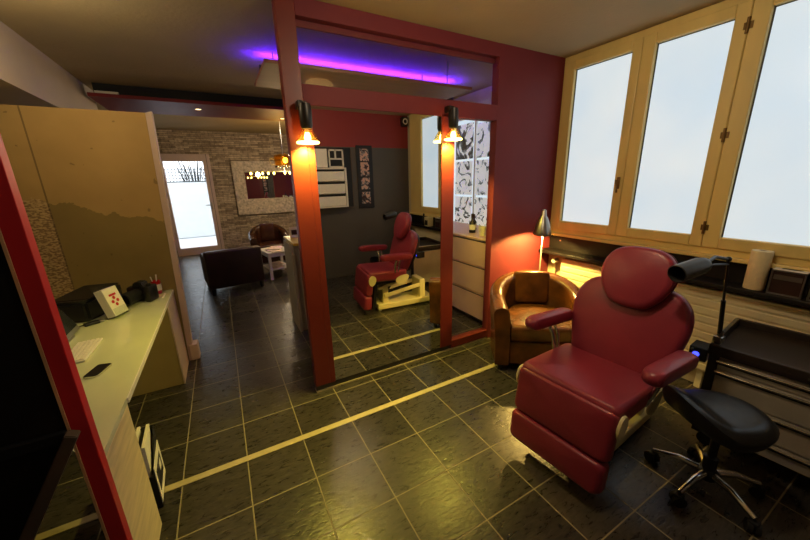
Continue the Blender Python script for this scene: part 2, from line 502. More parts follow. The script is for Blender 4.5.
# window wall, with the two window openings left free
w = MB()
w.box(XW, XW + .12, YB - .12, .779, 0, 1.03)
w.box(XW, XW + .12, YB - .12, -2.2, 1.03, H)
w.box(XW, XW + .12, .779, 1.55, 0, H)
w.box(XW, XW + .12, 1.55, 2.75, 0, .90)
w.box(XW, XW + .12, 1.55, 2.75, 2.48, H)
w.box(XW, XW + .12, 2.75, YF + .2, 0, H + .12)
struct('wall_right', w, 'wall_panel')
# far stone wall with the door opening
w = MB()
w.box(XL, -.62, YF, YF + .2, 0, H + .12)
w.box(.36, XW + .12, YF, YF + .2, 0, H + .12)
w.box(-.62, .36, YF, YF + .2, 2.31, H + .12)
struct('wall_far', w, 'stone')
# low beam running away along the left
struct('trim_1', MB().box(-1.15, -.667, YB, 3.85, 2.295, H), 'beam')
# stripped plaster partition behind the desk, its right edge slightly out of plumb
w = MB(); w.prism([(XL, 0), (-.062, 0), (.006, 2.187), (XL, 2.187)], 1.915, 1.985, 'xz')
struct('wall_desk', w, 'board')
w = MB(); w.prism([(-.060, 0), (-.016, 0), (.050, 2.20), (.008, 2.187)], 1.912, 1.995, 'xz')
struct('trim_2', w, 'pinkish_trim')
struct('baseboard_desk', MB().box(-.045, .03, 1.90, 2.02, 0, .16, .01), 'pinkish_trim')

# ---- red partition with mirror bay, glass bay and glazed transom
P0, P1 = .772, .85
struct('wall_partition', MB().box(2.655, XW, P0, P1, 0, H), 'red_paint')
struct('trim_3', MB().box(.870, .985, P0, P1, .055, H, .003).box(.985, 1.028, P0, P1, .055, 2.105), 'post_paint')
struct('trim_4', MB().box(2.066, 2.196, P0, P1, .055, 2.12, .003), 'post_paint')
struct('trim_5', MB().box(.985, 2.655, P0, P1, 2.600, H, .002), 'red_paint')
struct('trim_6', MB().box(.985, 2.655, P0, P1, 2.105, 2.228, .002), 'red_paint')
struct('trim_7', MB().box(2.196, 2.655, P0, P1, .02, .095, .004), 'post_paint')
struct('baseboard_partition', MB().box(.872, 2.196, P0 + .012, P1 - .01, 0.012, .057).box(2.196, 2.655, P0 + .012, P1 - .01, 0.012, .021), 'dark_grey')
struct('trim_17', MB().box(.870, 2.655, P0 + .002, P1 - .01, 0, .012), 'strip')
struct('wall_mirror_back', MB().box(1.028, 2.066, YP + .012, P1, .057, 2.105), 'red_paint')
o = obj('wall_mirror', MB().box(1.030, 2.064, YP, YP + .010, .058, 2.104), 'mirror')
tag(o, 'tall frameless mirror filling the left bay of the red partition, reflecting the burgundy chair', 'mirror')
# glazing
struct('window_4', MB().box(.987, 2.653, .815, .821, 2.230, 2.598), 'glass')
struct('window_5', MB().box(2.198, 2.653, .815, .821, .097, 2.103), 'glass')
# transom: second bead along the top
struct('trim_8', MB().box(.987, 2.653, .822, .840, 2.560, 2.598, .002), 'red_paint')

# floor strip
struct('trim_9', MB().box(XL + .02, XW - .02, .3256, .3696, 0, .005, .002), 'strip')

# ------------------------------------------------------------------ windows of the booth
def wframe(mb, y0, y1, z0, z1, wl, wr, wb, wt, x0, x1, bev=.006):
    mb.box(x0, x1, y0, y0 + wr, z0, z1, bev); mb.box(x0, x1, y1 - wl, y1, z0, z1, bev)
    mb.box(x0, x1, y0 + wr, y1 - wl, z0, z0 + wb, bev); mb.box(x0, x1, y0 + wr, y1 - wl, z1 - wt, z1, bev)
    return mb
w = MB(); wframe(w, -2.195, .772, 1.045, 2.698, .03, .32, .05, .055, XW - .03, XW + .06, .004)
w.box(XW - .02, XW + .06, -1.215, -1.175, 1.09, 2.65, .003)
win1 = struct('window_1', w, 'wood_frame')
sash_spans = [(.080, .742), (-.536, .078), (-1.18, -.538), (-1.88, -1.212)]
for i, (y0, y1) in enumerate(sash_spans):
    m2 = MB(); wframe(m2, y0, y1, 1.092, 2.645, .092, .072 if i == 0 else .075, .082, .075, XW - .048, XW + .03, .008)
    if i == 1: pass
    sa = obj('sash', m2, 'wood_frame', win1)
    obj('pane', MB().box(XW - .012, XW + .002, y0 + .068, y1 - .088, 1.170, 2.574), 'pane', sa)
    obj('gasket', wframe(MB(), y0 + .066, y1 - .086, 1.168, 2.576, .014, .006, .005, .012, XW - .0165, XW - .0125, 0), 'dark_grey', sa)
    if i == 0:
        h = MB(); h.box(XW - .062, XW - .047, .100, .124, 1.50, 1.60, .005)
        h.tube([(XW - .060, .112, 1.572), (XW - .092, .112, 1.572), (XW - .096, .106, 1.555), (XW - .094, .095, 1.47)], .008, 10)
        obj('handle', h, 'old_brass', sa, True)
    if i == 2:
        for z in (2.50, 1.86, 1.235):
            h = MB(); h.tube([(XW - .056, -.536, z - .045), (XW - .056, -.536, z + .045)], .009, 10)
            h.box(XW - .052, XW - .047, -.56, -.515, z - .02, z + .02)
            obj('hinge', h, 'old_brass', sa, True)
struct('trim_10', MB().box(XW - .075, XW + .02, -2.2, .770, 1.018, 1.047, .006), 'wood_frame')
# black splash board and shelf below the window
struct('trim_11', MB().box(XW - .015, XW, YB, .770, .872, 1.017), 'black_shelf')
sh = obj('wall_shelf', MB().box(3.335, XW - .001, -2.29, .769, .841, .871, .004), 'black_shelf')
tag(sh, 'long glossy black shelf running under the frosted windows', 'shelf')
o = obj('screw_cap', MB().lathe([(.009, 0), (.009, .004)], (XW - .019, .64, .965), 12, axis='x'), 'steel', sh, True)
# radiator
rad = thing('radiator', 'cream ribbed panel radiator with a round valve below the black shelf', 'radiator', (3.46, 0, 0))
w = MB(); w.box(-.03, .04, -1.95, .555, .16, .80, .006)
k = 0
z = .175
while z < .78:
    w.box(-.038, -.028, -1.94, .545, z, z + .050, .005); z += .062
obj('body', w, 'radiator', rad)
w = MB(); w.tube([(.02, .556, .745), (.02, .66, .745), (.02, .66, .02), (.02, .66, 0)], .011, 10)
obj('pipe', w, 'radiator', rad, True)
w = MB(); w.lathe([(.018, -.03), (.026, -.026), (.028, 0), (.028, .03), (.020, .038)], (-.02, .635, .758), 20, axis='x')
w.tube([(-.0, .635, .758), (.02, .66, .745)], .012, 10)
obj('valve_knob', w, 'white', rad, True)
for y in (.45, -.7, -1.85):
    obj('foot', MB().box(0, .035, y - .02, y + .02, 0, .165, .003), 'radiator', rad)

# ------------------------------------------------------------------ tattoo chair
ch = thing('treatment_chair', 'large burgundy leather treatment chair with armrests, headrest and leg panel in the booth', 'chair', (2.10, -.617, 0), math.radians(5))
# seat
seat_poly = rrect(-.240, .26, -.274, .274, .04)
obj('seat', MB().pillow(seat_poly, .125, .035, .012, Rot(0, math.radians(2), 0, (0, 0, .43))), 'leather', ch, True)
# leg panels (two cushions one below the other)
def panel(z0, z1, x0, x1, hw, th):
    ang = math.atan2(x0 - x1, z1 - z0)   # leans forward to the bottom
    ln = math.hypot(z1 - z0, x1 - x0)
    mxp = Matrix.Translation((x1, 0, z0)) @ Matrix.Rotation(ang, 4, 'Y') @ Matrix.Rotation(-PI / 2, 4, 'Y')
    # local x -> up, local z -> -x (front)
    return MB().pillow(rrect(0, ln, -hw, hw, .03), th, .03, .006, mxp)
def leg_panel(name, x_top, z_top, x_bot, z_bot, hw, th):
    up = (Vector((x_top, 0, z_top)) - Vector((x_bot, 0, z_bot)))
    ln = up.length; u = up.normalized(); side = Vector((0, 1, 0)); nrm = u.cross(side)   # front normal
    if nrm.x > 0: nrm = -nrm; side = -side
    mxp = Matrix(((u.x, side.x, nrm.x, x_bot), (u.y, side.y, nrm.y, 0), (u.z, side.z, nrm.z, z_bot), (0, 0, 0, 1)))
    m2 = MB().pillow(rrect(0, ln, -hw, hw, .035), th, .035, .010, mxp)
    return obj(name, m2, 'leather', ch, True)
leg_panel('calf_cushion', -.165, .530, -.205, .262, .274, .085)
leg_panel('foot_cushion', -.205, .262, -.222, .085, .270, .098)
obj('leg_backing', MB().box(-.205, -.165, -.22, .22, .05, .44, .01, mx=Rot(0, math.radians(8), 0, (-.005, 0, -.005))), 'black_plastic', ch)
# back
bt = math.radians(19)
ub = Vector((math.sin(bt), 0, math.cos(bt))); nb = Vector((-math.cos(bt), 0, math.sin(bt)))
def plane_mx(o, u, n, s=Vector((0, 1, 0))):
    s = n.cross(u)
    return Matrix(((u.x, s.x, n.x, o[0]), (u.y, s.y, n.y, o[1]), (u.z, s.z, n.z, o[2]), (0, 0, 0, 1)))
# outline: local x along the back, local y sideways
half = [(0.0, .235), (.10, .262), (.22, .296), (.33, .312), (.42, .304), (.485, .270), (.53, .21), (.545, .12)]
back_poly = smooth_poly([(a, b2) for a, b2 in half] + [(a, -b2) for a, b2 in reversed(half)], 2)
ob = Vector((.285, -.018, .475))
mb_ = plane_mx(ob, ub, nb)
obj('backrest', MB().pillow(back_poly, .10, .042, .016, mb_), 'leather', ch, True)
obj('back_shell', MB().pillow([(a * .94 + .01, b2 * .92) for a, b2 in back_poly], .03, .012, 0, plane_mx(ob - nb * .031, ub, nb)), 'black_plastic', ch, True)
# headrest
hh = [(0.0, .075), (.040, .125), (.11, .170), (.20, .190), (.275, .176), (.33, .130), (.352, .065)]
head_poly = smooth_poly([(a, b2) for a, b2 in hh] + [(a, -b2) for a, b2 in reversed(hh)], 2)
oh = ob + ub * .385 + nb * .090 + Vector((0, -.020, 0))
hr = obj('headrest', MB().pillow(head_poly, .09, .036, .014, plane_mx(oh, ub, nb)), 'leather', ch, True)
pts = [plane_mx(oh, ub, nb) @ Vector((.178 + (a - .178) * 1.0, b2 * 1.0, .038)) for a, b2 in head_poly]
obj('piping', MB().tube(pts + [pts[0]], .005, 8, False), 'leather_seam', hr, True)
obj('headrest_bracket', MB().tube([ob + ub * .38 - nb * .0, oh + ub * .12 - nb * .0], .016, 10), 'chrome', ch, True)
# arms
for sgn in (1, -1):
    y = .318 if sgn > 0 else -.352
    dx = .090 if sgn > 0 else .02
    m2 = MB()
    ap = rrect(-.20, .225, -.044, .044, .043, 8)
    m2.pillow(ap, .070, .034, .006, Rot(0, math.radians(2.5), math.radians(-4), (dx, y, .700)))
    a = obj('armrest', m2, 'leather', ch, True)
    m2 = MB()
    m2.tube([(.10, y, .695), (.10, y * .88, .63), (.10, y * .82, .52), (.10, y * .74, .44)], .013, 10)
    m2.tube([(.15, y, .695), (.15, y * .88, .63), (.14, y * .82, .52), (.14, y * .74, .44)], .009, 10)
    obj('arm_bracket', m2, 'chrome', ch, True)
    m2 = MB()
    pl = smooth_poly([(-.245, .505), (-.20, .535), (-.15, .50), (-.16, .43), (-.21, .385), (-.25, .43)], 2)
    h0, h1 = (.274, .288) if sgn > 0 else (-.288, -.274)
    m2.prism(pl, h0, h1, 'xz', bev=.004)
    obj('hinge_cover', m2, 'cream_metal', ch, True, label='cream hinge cover at the front corner of the seat')
    m2 = MB()
    pl = smooth_poly([(.10, .47), (.27, .50), (.28, .44), (.20, .36), (.10, .38)], 2)
    m2.prism(pl, h0 * .99, h1 * .99, 'xz', bev=.004)
    obj('hinge_cover', m2, 'cream_metal', ch, True)
# cream lift base
obj('seat_frame', MB().box(-.16, .25, -.22, .22, .385, .432, .008), 'black_plastic', ch)
obj('base_plate', MB().box(-.10, .70, -.15, .15, .020, .095, .012), 'cream_metal', ch, label='cream painted base plate')
obj('front_column', MB().box(-.02, .06, -.11, .11, .09, .30, .01), 'cream_metal', ch)
obj('rear_column', MB().box(.50, .58, -.13, .13, .09, .34, .01), 'cream_metal', ch)
m2 = MB()
for y in (-.115, .115):
    m2.box(-.0, .56, y - .012, y + .012, -.025, .025, .006, mx=Rot(0, math.radians(-9), 0, (0, 0, .19)))
    m2.box(-.08, .30, y - .012, y + .012, -.02, .02, .006, mx=Rot(0, math.radians(-14), 0, (.0, 0, .315)))
obj('lift_link', m2, 'cream_metal', ch)
m2 = MB(); m2.tube([(.02, 0, .10), (.16, 0, .39)], .028, 14); obj('actuator', m2, 'dark_grey', ch, True)
for x in (-.07, .66):
    for y in (-.12, .12):
        m2 = MB(); m2.lathe([(.020, 0), (.022, .008), (.014, .016), (.008, .03)], (x, y, 0), 14); obj('foot', m2, 'steel', ch, True)

# ------------------------------------------------------------------ saddle stool
st = thing('saddle_stool', 'black saddle stool on chrome five-star base beside the burgundy chair', 'stool', (2.45, -1.11, 0))
# seat: heightfield over a rounded outline; long axis toward image right
def saddle():
    m2 = MB(); nx, nr = 36, 10
    ax = Vector((.86, -.51, 0)); ay = Vector((.51, .86, 0))
    vs = []; fs = []
    def outl(a):
        c, s_ = math.cos(a), math.sin(a)
        rx = .235 if c > 0 else .195
        ry = .195
        return rx * (abs(c) ** .9) * (1 if c > 0 else -1), ry * (abs(s_) ** .9) * (1 if s_ > 0 else -1)
    def top(u, v):
        h = .455 + 1.9 * max(0, -u - .03) ** 1.55 + .35 * max(0, u - .1) ** 2 * 0 - .35 * v * v * (1 if u > -.05 else .4)
        return h
    rings = []
    for j in range(nr + 1):
        q = 1 - j / nr
        ring = []
        for i in range(nx):
            a = 2 * PI * i / nx; u, v = outl(a); u *= q; v *= q
            p = ax * u + ay * v; drop = .035 * max(0, (q - .72) / .28) ** 2.2
            ring.append((p.x, p.y, top(u, v) - drop))
        rings.append(ring)
    low = []
    for q, dz in ((1.0, -.055), (.93, -.092), (.7, -.105), (.3, -.105)):
        ring = []
        for i in range(nx):
            a = 2 * PI * i / nx; u, v = outl(a)
            p = ax * u * q + ay * v * q; ring.append((p.x, p.y, top(u, v) * .6 + .455 * .4 - .0 + dz - (.0 if q < 1 else 0)))
        low.append(ring)
    seq = list(reversed(low)) + rings
    n = nx
    for r_ in seq: vs += r_
    for i in range(len(seq) - 1):
        for k in range(n): fs.append([i * n + k, i * n + (k + 1) % n, (i + 1) * n + (k + 1) % n, (i + 1) * n + k])
    fs.append(list(range(n))[::-1])
    m2._add(vs, fs)
    return m2
obj('seat', saddle(), 'stool_leather', st, True, mx=Matrix.Translation((-.075, .020, .066)))
obj('column', MB().lathe([(.030, .085), (.030, .20), (.019, .205), (.019, .39), (.06, .395), (.06, .40)], (0, 0, 0), 18), 'black_plastic', st, True)
obj('hub', MB().lathe([(.045, .075), (.05, .09), (.045, .115), (.03, .13)], (0, 0, 0), 20), 'black_plastic', st, True)
for k in range(5):
    a = math.radians(30 + 72 * k)
    c, s_ = math.cos(a), math.sin(a)
    m2 = MB()
    m2.tube([(c * .03, s_ * .03, .105), (c * .12, s_ * .12, .108), (c * .18, s_ * .18, .09), (c * .232, s_ * .232, .076)], [.020, .017, .014, .012], 10)
    lg = obj('base_arm', m2, 'chrome', st, True)
    m2 = MB(); t = a + .9
    cx, cy = c * .232, s_ * .232
    for off in (-.014, .014):
        px, py = cx + math.cos(t) * off, cy + math.sin(t) * off
        m2.merge_w = None
        wm = Matrix.Translation((px - .0, py, .030)) @ Matrix.Rotation(t, 4, 'Z')
        m2.lathe([(.012, -.010), (.030, -.010), (.030, .010), (.012, .010)], (0, 0, 0), 16, wm, 'x')
    m2.box(cx - .02, cx + .02, cy - .02, cy + .02, .045, .066, .006)
    m2.tube([(cx, cy, .06), (cx, cy, .08)], .008, 8)
    obj('caster', m2, 'rubber', lg, True)

# ------------------------------------------------------------------ tool trolley
ct = thing('drawer_trolley', 'dark metal drawer trolley with black top tray under the window shelf', 'trolley', (2.765, -.925, 0), math.radians(6))
CW, CD, CH = .72, .57, .675   # local: x depth away from camera side, y negative to the right
obj('body', MB().box(.012, CD, -CW, 0, .115, .60, .004), 'cart_grey', ct)
m2 = MB()
m2.box(-.015, CD + .01, -CW - .012, .012, .622, .630)
for a in ((-.015, .005, -CW - .012, .012), (CD - .01, CD + .01, -CW - .012, .012), (-.015, CD + .01, -.006, .012), (-.015, CD + .01, -CW - .012, -CW + .006)):
    m2.box(a[0], a[1], a[2], a[3], .612, CH, .005)
obj('top_tray', m2, 'tray', ct)
obj('tray_edge', MB().box(.03, CD - .02, -.004, .014, CH - .004, CH + .005, .002), 'steel', ct, label='bright steel edge of the tray')
obj('catch', MB().box(-.022, -.014, -.40, -.385, .635, .648).box(-.022, -.014, -.375, -.360, .635, .648), 'chrome', ct)
for y0 in (-.040, -CW):
    obj('corner_post', MB().box(-.014, .016, y0, y0 + .044, .10, .615, .004), 'black', ct)
zz = [.60, .535, .375, .215, .118]
for k in range(4):
    z1, z0 = zz[k] - .006, zz[k + 1] + .004
    d = obj('drawer', MB().box(-.004, .02, -CW + .03, -.03, z0, z1, .003), 'cart_grey', ct)
    m2 = MB(); m2.tube([(-.016, -CW + .035, z1 - .010), (-.016, -.035, z1 - .010)], .007, 10)
    obj('drawer_pull', m2, 'chrome', d, True)
    obj('shadow_gap', MB().box(-.008, .0, -CW + .03, -.03, z1 - .030, z1 - .020), 'black', d)
for x in (.05, CD - .05):
    for y in (-.06, -CW + .06):
        m2 = MB(); m2.lathe([(.015, -.012), (.042, -.012), (.042, .012), (.015, .012)], (x, y, .042), 18, axis='x')
        m2.box(x - .02, x + .02, y - .02, y + .02, .08, .116, .004)
        obj('caster', m2, 'rubber', ct, True)
# lamp clamped to the trolley
lp = thing('clamp_lamp', 'black articulated work lamp clamped to the trolley corner, head over the burgundy headrest', 'lamp', (2.80, -.945, .62))
obj('clamp', MB().box(-.03, .02, -.012, .03, .058, .10, .005).tube([(-.005, .01, .10), (-.005, .01, .14)], .014, 12), 'steel', lp, True)
obj('pole', MB().tube([(-.005, .01, .10), (-.045, .018, .32)], .011, 10).tube([(-.045, .018, .32), (-.090, .025, .560)], .006, 10), 'black_plastic', lp, True)
obj('arm', MB().tube([(-.09, .025, .556), (-.17, .055, .575), (-.31, .045, .562)], .009, 8).tube([(-.088, .025, .53), (-.17, .05, .535), (-.30, .046, .548)], .006, 8).ball((-.09, .025, .558), .014, .014, .014), 'black_plastic', lp, True)
hdir = Vector((-.18, .036, -.030)).normalized()
hd = Matrix.Translation((-.315, .047, .558)) @ hdir.to_track_quat('Z', 'Y').to_matrix().to_4x4()
obj('lamp_head', MB().lathe([(.020, -.02), (.036, .0), (.043, .03), (.045, .185), (.041, .187), (.039, .03), (.012, .01)], (0, 0, 0), 22, hd), 'dark_grey', lp, True)
# power box
pw = thing('power_supply', 'small black power box with blue lit display hanging on the trolley side', 'device', (2.79, -.905, .53), math.radians(6))
obj('case', MB().box(.0, .12, 0, .085, .0, .085, .006), 'black_plastic', pw)
obj('display', MB().lathe([(.016, -.003), (.016, .001)], (0, .05, .04), 18, axis='x'), 'blue_led', pw, label='blue glowing round display')
obj('knob', MB().lathe([(.006, -.012), (.006, 0)], (0, .07, .07), 12, axis='x'), 'steel', pw, True)
# ------------------------------------------------------------------ shelf items
pr = thing('paper_towel_roll', 'standing white paper towel roll on the black window shelf', 'paper roll', (3.42, -.872, .871))
obj('roll', MB().lathe([(.018, .002), (.049, .002), (.051, .006), (.051, .252), (.049, .256), (.018, .256)], n=32, close=False).lathe([(.018, .256), (.018, .002)], n=24, close=False), 'towel', pr, True)
obj('core', MB().lathe([(.0195, .001), (.0190, .257), (.016, .257), (.016, .001)], n=24, close=False), 'carved', pr, True)
def glove_box(y, label):
    g = thing('tissue_dispenser', label, 'dispenser', (3.385, y, .871), group='steel framed boxes on the shelf')
    m2 = MB()
    for a in (0, .105):
        for b2 in (-.14, 0):
            m2.box(a - .004, a + .004, b2 - .004, b2 + .004, 0, .155)
    for z_ in (.004, .151):
        for a in (0, .105): m2.box(a - .004, a + .004, -.14, 0, z_ - .004, z_ + .004)
        for b2 in (-.14, 0): m2.box(0, .105, b2 - .004, b2 + .004, z_ - .004, z_ + .004)
    obj('frame', m2, 'steel', g)
    obj('box', MB().box(.003, .102, -.137, -.003, .004, .148), 'dark_brown', g)
    obj('front_band', MB().box(-.001, .004, -.13, -.01, .095, .125), 'steel', g)
    obj('lid', MB().box(-.002, .107, -.143, .003, .153, .159, .002), 'white', g)
    obj('slot', MB().prism([(.052 + .022 * math.cos(t * PI / 12), -.07 + .045 * math.sin(t * PI / 12)) for t in range(24)], .158, .160), 'black', g)
    return g
glove_box(-.945, 'steel framed tissue dispenser standing right beside the paper towel roll')
glove_box(-1.115, 'steel framed tissue dispenser at the right picture edge, half cut off')
sb = thing('spray_bottle', 'small dark bottle on the shelf, seen reflected in the mirror above the chair back', 'bottle', (3.40, -1.62, .871))
obj('body', MB().lathe([(.028, 0), (.032, .01), (.032, .11), (.012, .14), (.012, .16)]), 'black_plastic', sb, True)
obj('cap', MB().lathe([(.014, .158), (.014, .19), (.006, .20)]), 'black', sb, True)
o = thing('storage_box', 'pale box with dark front on the shelf, seen only in the mirror', 'box', (3.36, -1.42, .871))
obj('body', MB().box(0, .10, -.12, 0, 0, .15, .004), 'cream_metal', o)
obj('front', MB().box(-.003, .001, -.10, -.02, .02, .10), 'black', o)

# ------------------------------------------------------------------ club armchair in the corner
def tub_chair(name, label, loc, rz, leather, back_h=.74, arm_h=.60, w=.345, d_=.30, th=.115):
    c = thing(name, label, 'armchair', loc, rz)
    # path: from left front to right front around the back; chair faces local -y
    path = []
    for i in range(5): path.append((-w, -.33 + .33 * i / 4, Vector((-1, 0, 0)), 0))
    for i in range(1, 16):
        a = PI - PI * i / 16; path.append((w * math.cos(a), d_ * math.sin(a), Vector((math.cos(a), math.sin(a) * 1.1, 0)).normalized(), math.sin(a)))
    for i in range(5): path.append((w, 0 - .33 * i / 4, Vector((1, 0, 0)), 0))
    m2 = MB(); secs = []
    for x, y, n, s_ in path:
        hgt = arm_h + (back_h - arm_h) * (s_ ** .8 if s_ > 0 else 0)
        if s_ == 0: hgt = arm_h - .03 * max(0, (-y) / .33)
        p = Vector((x, y, 0)); sec = []
        r = th / 2
        flare = .02
        sec.append(p + n * 0.0 + Vector((0, 0, .07)))
        sec.append(p + n * 0.005 + Vector((0, 0, .30)))
        for k in range(9):
            a = PI * k / 8
            sec.append(p + n * (-r + r * math.cos(a) * 1.12 + flare) + Vector((0, 0, hgt - r + r * math.sin(a))))
        sec.append(p + n * (-th) + Vector((0, 0, .30)))
        sec.append(p + n * (-th) + Vector((0, 0, .07)))
        secs.append(sec)
    vs = [v for s2 in secs for v in s2]; k_ = len(secs[0]); fs = []
    for i in range(len(secs) - 1):
        for j in range(k_ - 1): fs.append([i * k_ + j, i * k_ + j + 1, (i + 1) * k_ + j + 1, (i + 1) * k_ + j])
        fs.append([i * k_ + k_ - 1, i * k_, (i + 1) * k_, (i + 1) * k_ + k_ - 1])
    fs.append(list(range(k_))); fs.append([(len(secs) - 1) * k_ + j for j in range(k_)][::-1])
    m2._add(vs, fs)
    obj('tub_frame', m2, leather, c, True)
    iw = w - th - .004
    cp = [(-iw, -.345)] + [(iw, -.345)] + [(iw, 0)] + [(iw * math.cos(PI * i / 10), (d_ - th) * math.sin(PI * i / 10)) for i in range(1, 10)] + [(-iw, 0)]
    cp = [(x * .995, y * .99) for x, y in cp]
    obj('seat_cushion', MB().pillow(cp, .15, .035, .02, Matrix.Translation((0, 0, .285))), leather, c, True)
    obj('front_panel', MB().box(-iw, iw, -.315, .05, .075, .283, .012), leather, c)
    bh = back_h - .435
    bp = rrect(-iw * .60, iw * .60, 0, bh, .03)
    mxp = Matrix.Translation((0, d_ - .095, .44)) @ Matrix.Rotation(math.radians(84), 4, 'X')
    obj('back_cushion', MB().pillow(bp, .075, .03, .012, mxp), leather, c, True)
    for x in (-w + .05, w - .05):
        for y in (-.28, .12):
            obj('foot', MB().lathe([(.018, 0), (.024, .072)], (x, y, 0), 12), 'black', c, True)
    return c
fa = math.atan2(-.80, -.60)
tub_chair('club_armchair', 'worn tan brown leather tub armchair in the corner by the red wall', (2.785, .305, .0), fa + PI / 2, 'club', back_h=.745, arm_h=.62, w=.385, d_=.345)

# ------------------------------------------------------------------ reading lamp in the corner
rl = thing('reading_lamp', 'slim white reading lamp with silver shade standing behind the tan armchair', 'lamp', (3.135, .575, 0))
obj('base', MB().lathe([(.060, 0), (.060, .012), (.02, .02), (.01, .03)]), 'white', rl, True)
obj('stem', MB().tube([(0, 0, .02), (0, 0, .9), (-.012, -.01, 1.12), (-.02, -.012, 1.22)], .0065, 10), 'white', rl, True)
shd = MB()
prof = [(.084, 1.070), (.085, 1.076), (.080, 1.11), (.066, 1.17), (.042, 1.235), (.026, 1.26), (.023, 1.305), (.015, 1.318)]
shd.lathe(prof + [(.011, 1.31), (.018, 1.26), (.036, 1.23), (.060, 1.165), (.074, 1.11), (.080, 1.076)], (-.025, -.013, 0), 26, close=False)
obj('shade', shd, 'steel', rl, True, label='silver bell shaped shade')
obj('bulb', MB().ball((-.025, -.013, 1.135), .028, .028, .04, 16), 'bulb_soft', rl, True)

# ------------------------------------------------------------------ clip spots on the red posts
def clip_spot(name, label, loc, side):
    s_ = thing(name, label, 'lamp', loc, group=None)
    m2 = MB()
    m2.box(-.035, .02, .015, .072, .215, .25, .006)
    m2.box(-.045, -.03, -.01, .06, .20, .245, .004)
    m2.tube([(-.02, .03, .23), (0, 0, .225)], .013, 10)
    obj('clip', m2, 'black_plastic', s_, True)
    obj('holder', MB().lathe([(.012, .235), (.036, .228), (.040, .19), (.038, .10), (.030, .082)], n=22), 'black_plastic', s_, True)
    obj('reflector', MB().lathe([(.028, .085), (.040, .065), (.058, .035), (.070, .0), (.066, .0), (.055, .034), (.037, .063), (.026, .083)], n=28, close=False), 'lamp_glass', s_, True)
    obj('bulb', MB().lathe([(.012, .06), (.020, .04), (.022, .022), (.012, .008)], n=18), 'bulb', s_, True)
    obj('lens_ring', MB().lathe([(.069, .006), (.073, .0), (.069, -.006), (.061, -.004), (.061, .004)], n=28, close=False).lathe([(.0615, -.002), (.001, -.002)], n=28, close=False), 'bulb_soft', s_, True, label='glowing rim of the lamp glass')
    return s_
SP1 = (.972, .700, 1.868); SP2 = (2.128, .700, 1.925)
clip_spot('clip_spotlight', 'black clip-on spotlight glowing on the left red post', SP1, 1)
clip_spot('clip_spotlight', 'black clip-on spotlight glowing on the middle red post beside the mirror', SP2, 1)

# ------------------------------------------------------------------ wall behind the camera, seen in the mirror
yb = YB
pb = thing('wall_board', 'large black wall board carrying a white shelf cabinet, seen in the mirror', 'board', (1.6, yb, 0))
obj('panel', MB().box(0, .83, 0.001, .02, 1.19, 2.15), 'black', pb)
obj('edge', MB().box(.815, .83, .02, .03, 1.19, 2.15).box(0, .83, .02, .03, 1.19, 1.205), 'strut', pb)
cb = thing('wall_cabinet', 'white wall cabinet with three shelves on the black board in the mirror', 'cabinet', (1.60, yb + .021, 0))
obj('body', MB().box(0, .685, 0, .12, 1.215, 1.235).box(0, .685, 0, .12, 1.815, 1.838).box(.655, .685, 0, .12, 1.235, 1.815).box(0, .03, 0, .12, 1.235, 1.815).box(.03, .655, 0, .02, 1.235, 1.815), 'white', cb)
for z_ in (1.24, 1.435, 1.63):
    obj('drawer', MB().box(.035, .65, .02, .115, z_, z_ + .15, .006), 'paper', cb)
    obj('gap', MB().box(.035, .65, .02, .10, z_ + .152, z_ + .18), 'black', cb)
o = tag(obj('cupboard_box', MB().box(1.62, 2.0, yb + .022, yb + .10, 1.845, 2.12, .004), 'paper'), 'plain cream box on top of the white wall cabinet', 'box')
pf = thing('pane_frame', 'small white frame with dark panes on the white wall cabinet', 'frame', (2.035, yb + .03, 1.842))
m2 = MB()
m2.box(0, .245, 0, .03, 0, .022).box(0, .245, 0, .03, .255, .278).box(0, .022, 0, .03, 0, .278).box(.223, .245, 0, .03, 0, .278).box(.10, .125, 0, .03, .13, .278).box(0, .245, 0, .03, .122, .145)
obj('frame', m2, 'white', pf); obj('backing', MB().box(.01, .235, -.004, .004, .01, .27), 'black', pf)
ps = thing('photo_strip', 'narrow black panel with four photo prints on the grey wall, seen in the mirror', 'picture', (2.52, yb, 0))
obj('panel', MB().box(0, .285, -.004, .02, 1.165, 2.195, .003), 'black', ps)
for k, (z0, z1) in enumerate(((1.945, 2.14), (1.70, 1.925), (1.485, 1.675), (1.245, 1.44))):
    obj('photo', MB().box(.06, .215, .02, .023, z0, z1), print_mat('photo_print_%d' % k, .52, 9, (214, 170, 150), 3.1 * k, (60, 30, 26)), ps)
sk = thing('wall_speaker', 'small white ringed speaker high in the corner above the grey wall, in the mirror', 'speaker', (3.42, yb, 2.52))
obj('case', MB().box(-.05, .06, .001, .09, 0, .15, .012), 'black_plastic', sk)
obj('ring', MB().lathe([(.045, .0), (.05, .006), (.035, .008), (.03, 0)], (.005, .09, .075), 24, axis='y', close=False), 'white', sk, True)

# ------------------------------------------------------------------ reception desk
dk = thing('reception_desk', 'pale glossy office desk with whitewashed panel ends along the left', 'desk', (-.075, 0, 0))
obj('desk_top', MB().prism([(.005, -.235), (.005, 1.905), (-.78, 1.905), (-.78, .75), (-.030, -.235)], .700, .726, 'xy'), 'desk_top', dk)
obj('top_edge', MB().box(.001, .012, .128, 1.905, .702, .724), 'white', dk)
obj('end_panel', MB().box(-.03, .004, -.225, .129, 0, .699, .003), 'wood_white', dk, label='whitewashed wood grain end panel')
pd = obj('pedestal', MB().box(-.70, .0, 1.49, 1.90, 0.0, .699, .003), 'wood_beige', dk)
obj('pedestal_edge', MB().box(.001, .010, 1.487, 1.90, 0, .699), 'pinkish_trim', dk)
obj('back_panel', MB().box(-.775, -.755, .80, 1.48, .30, .699), 'wood_white', dk)
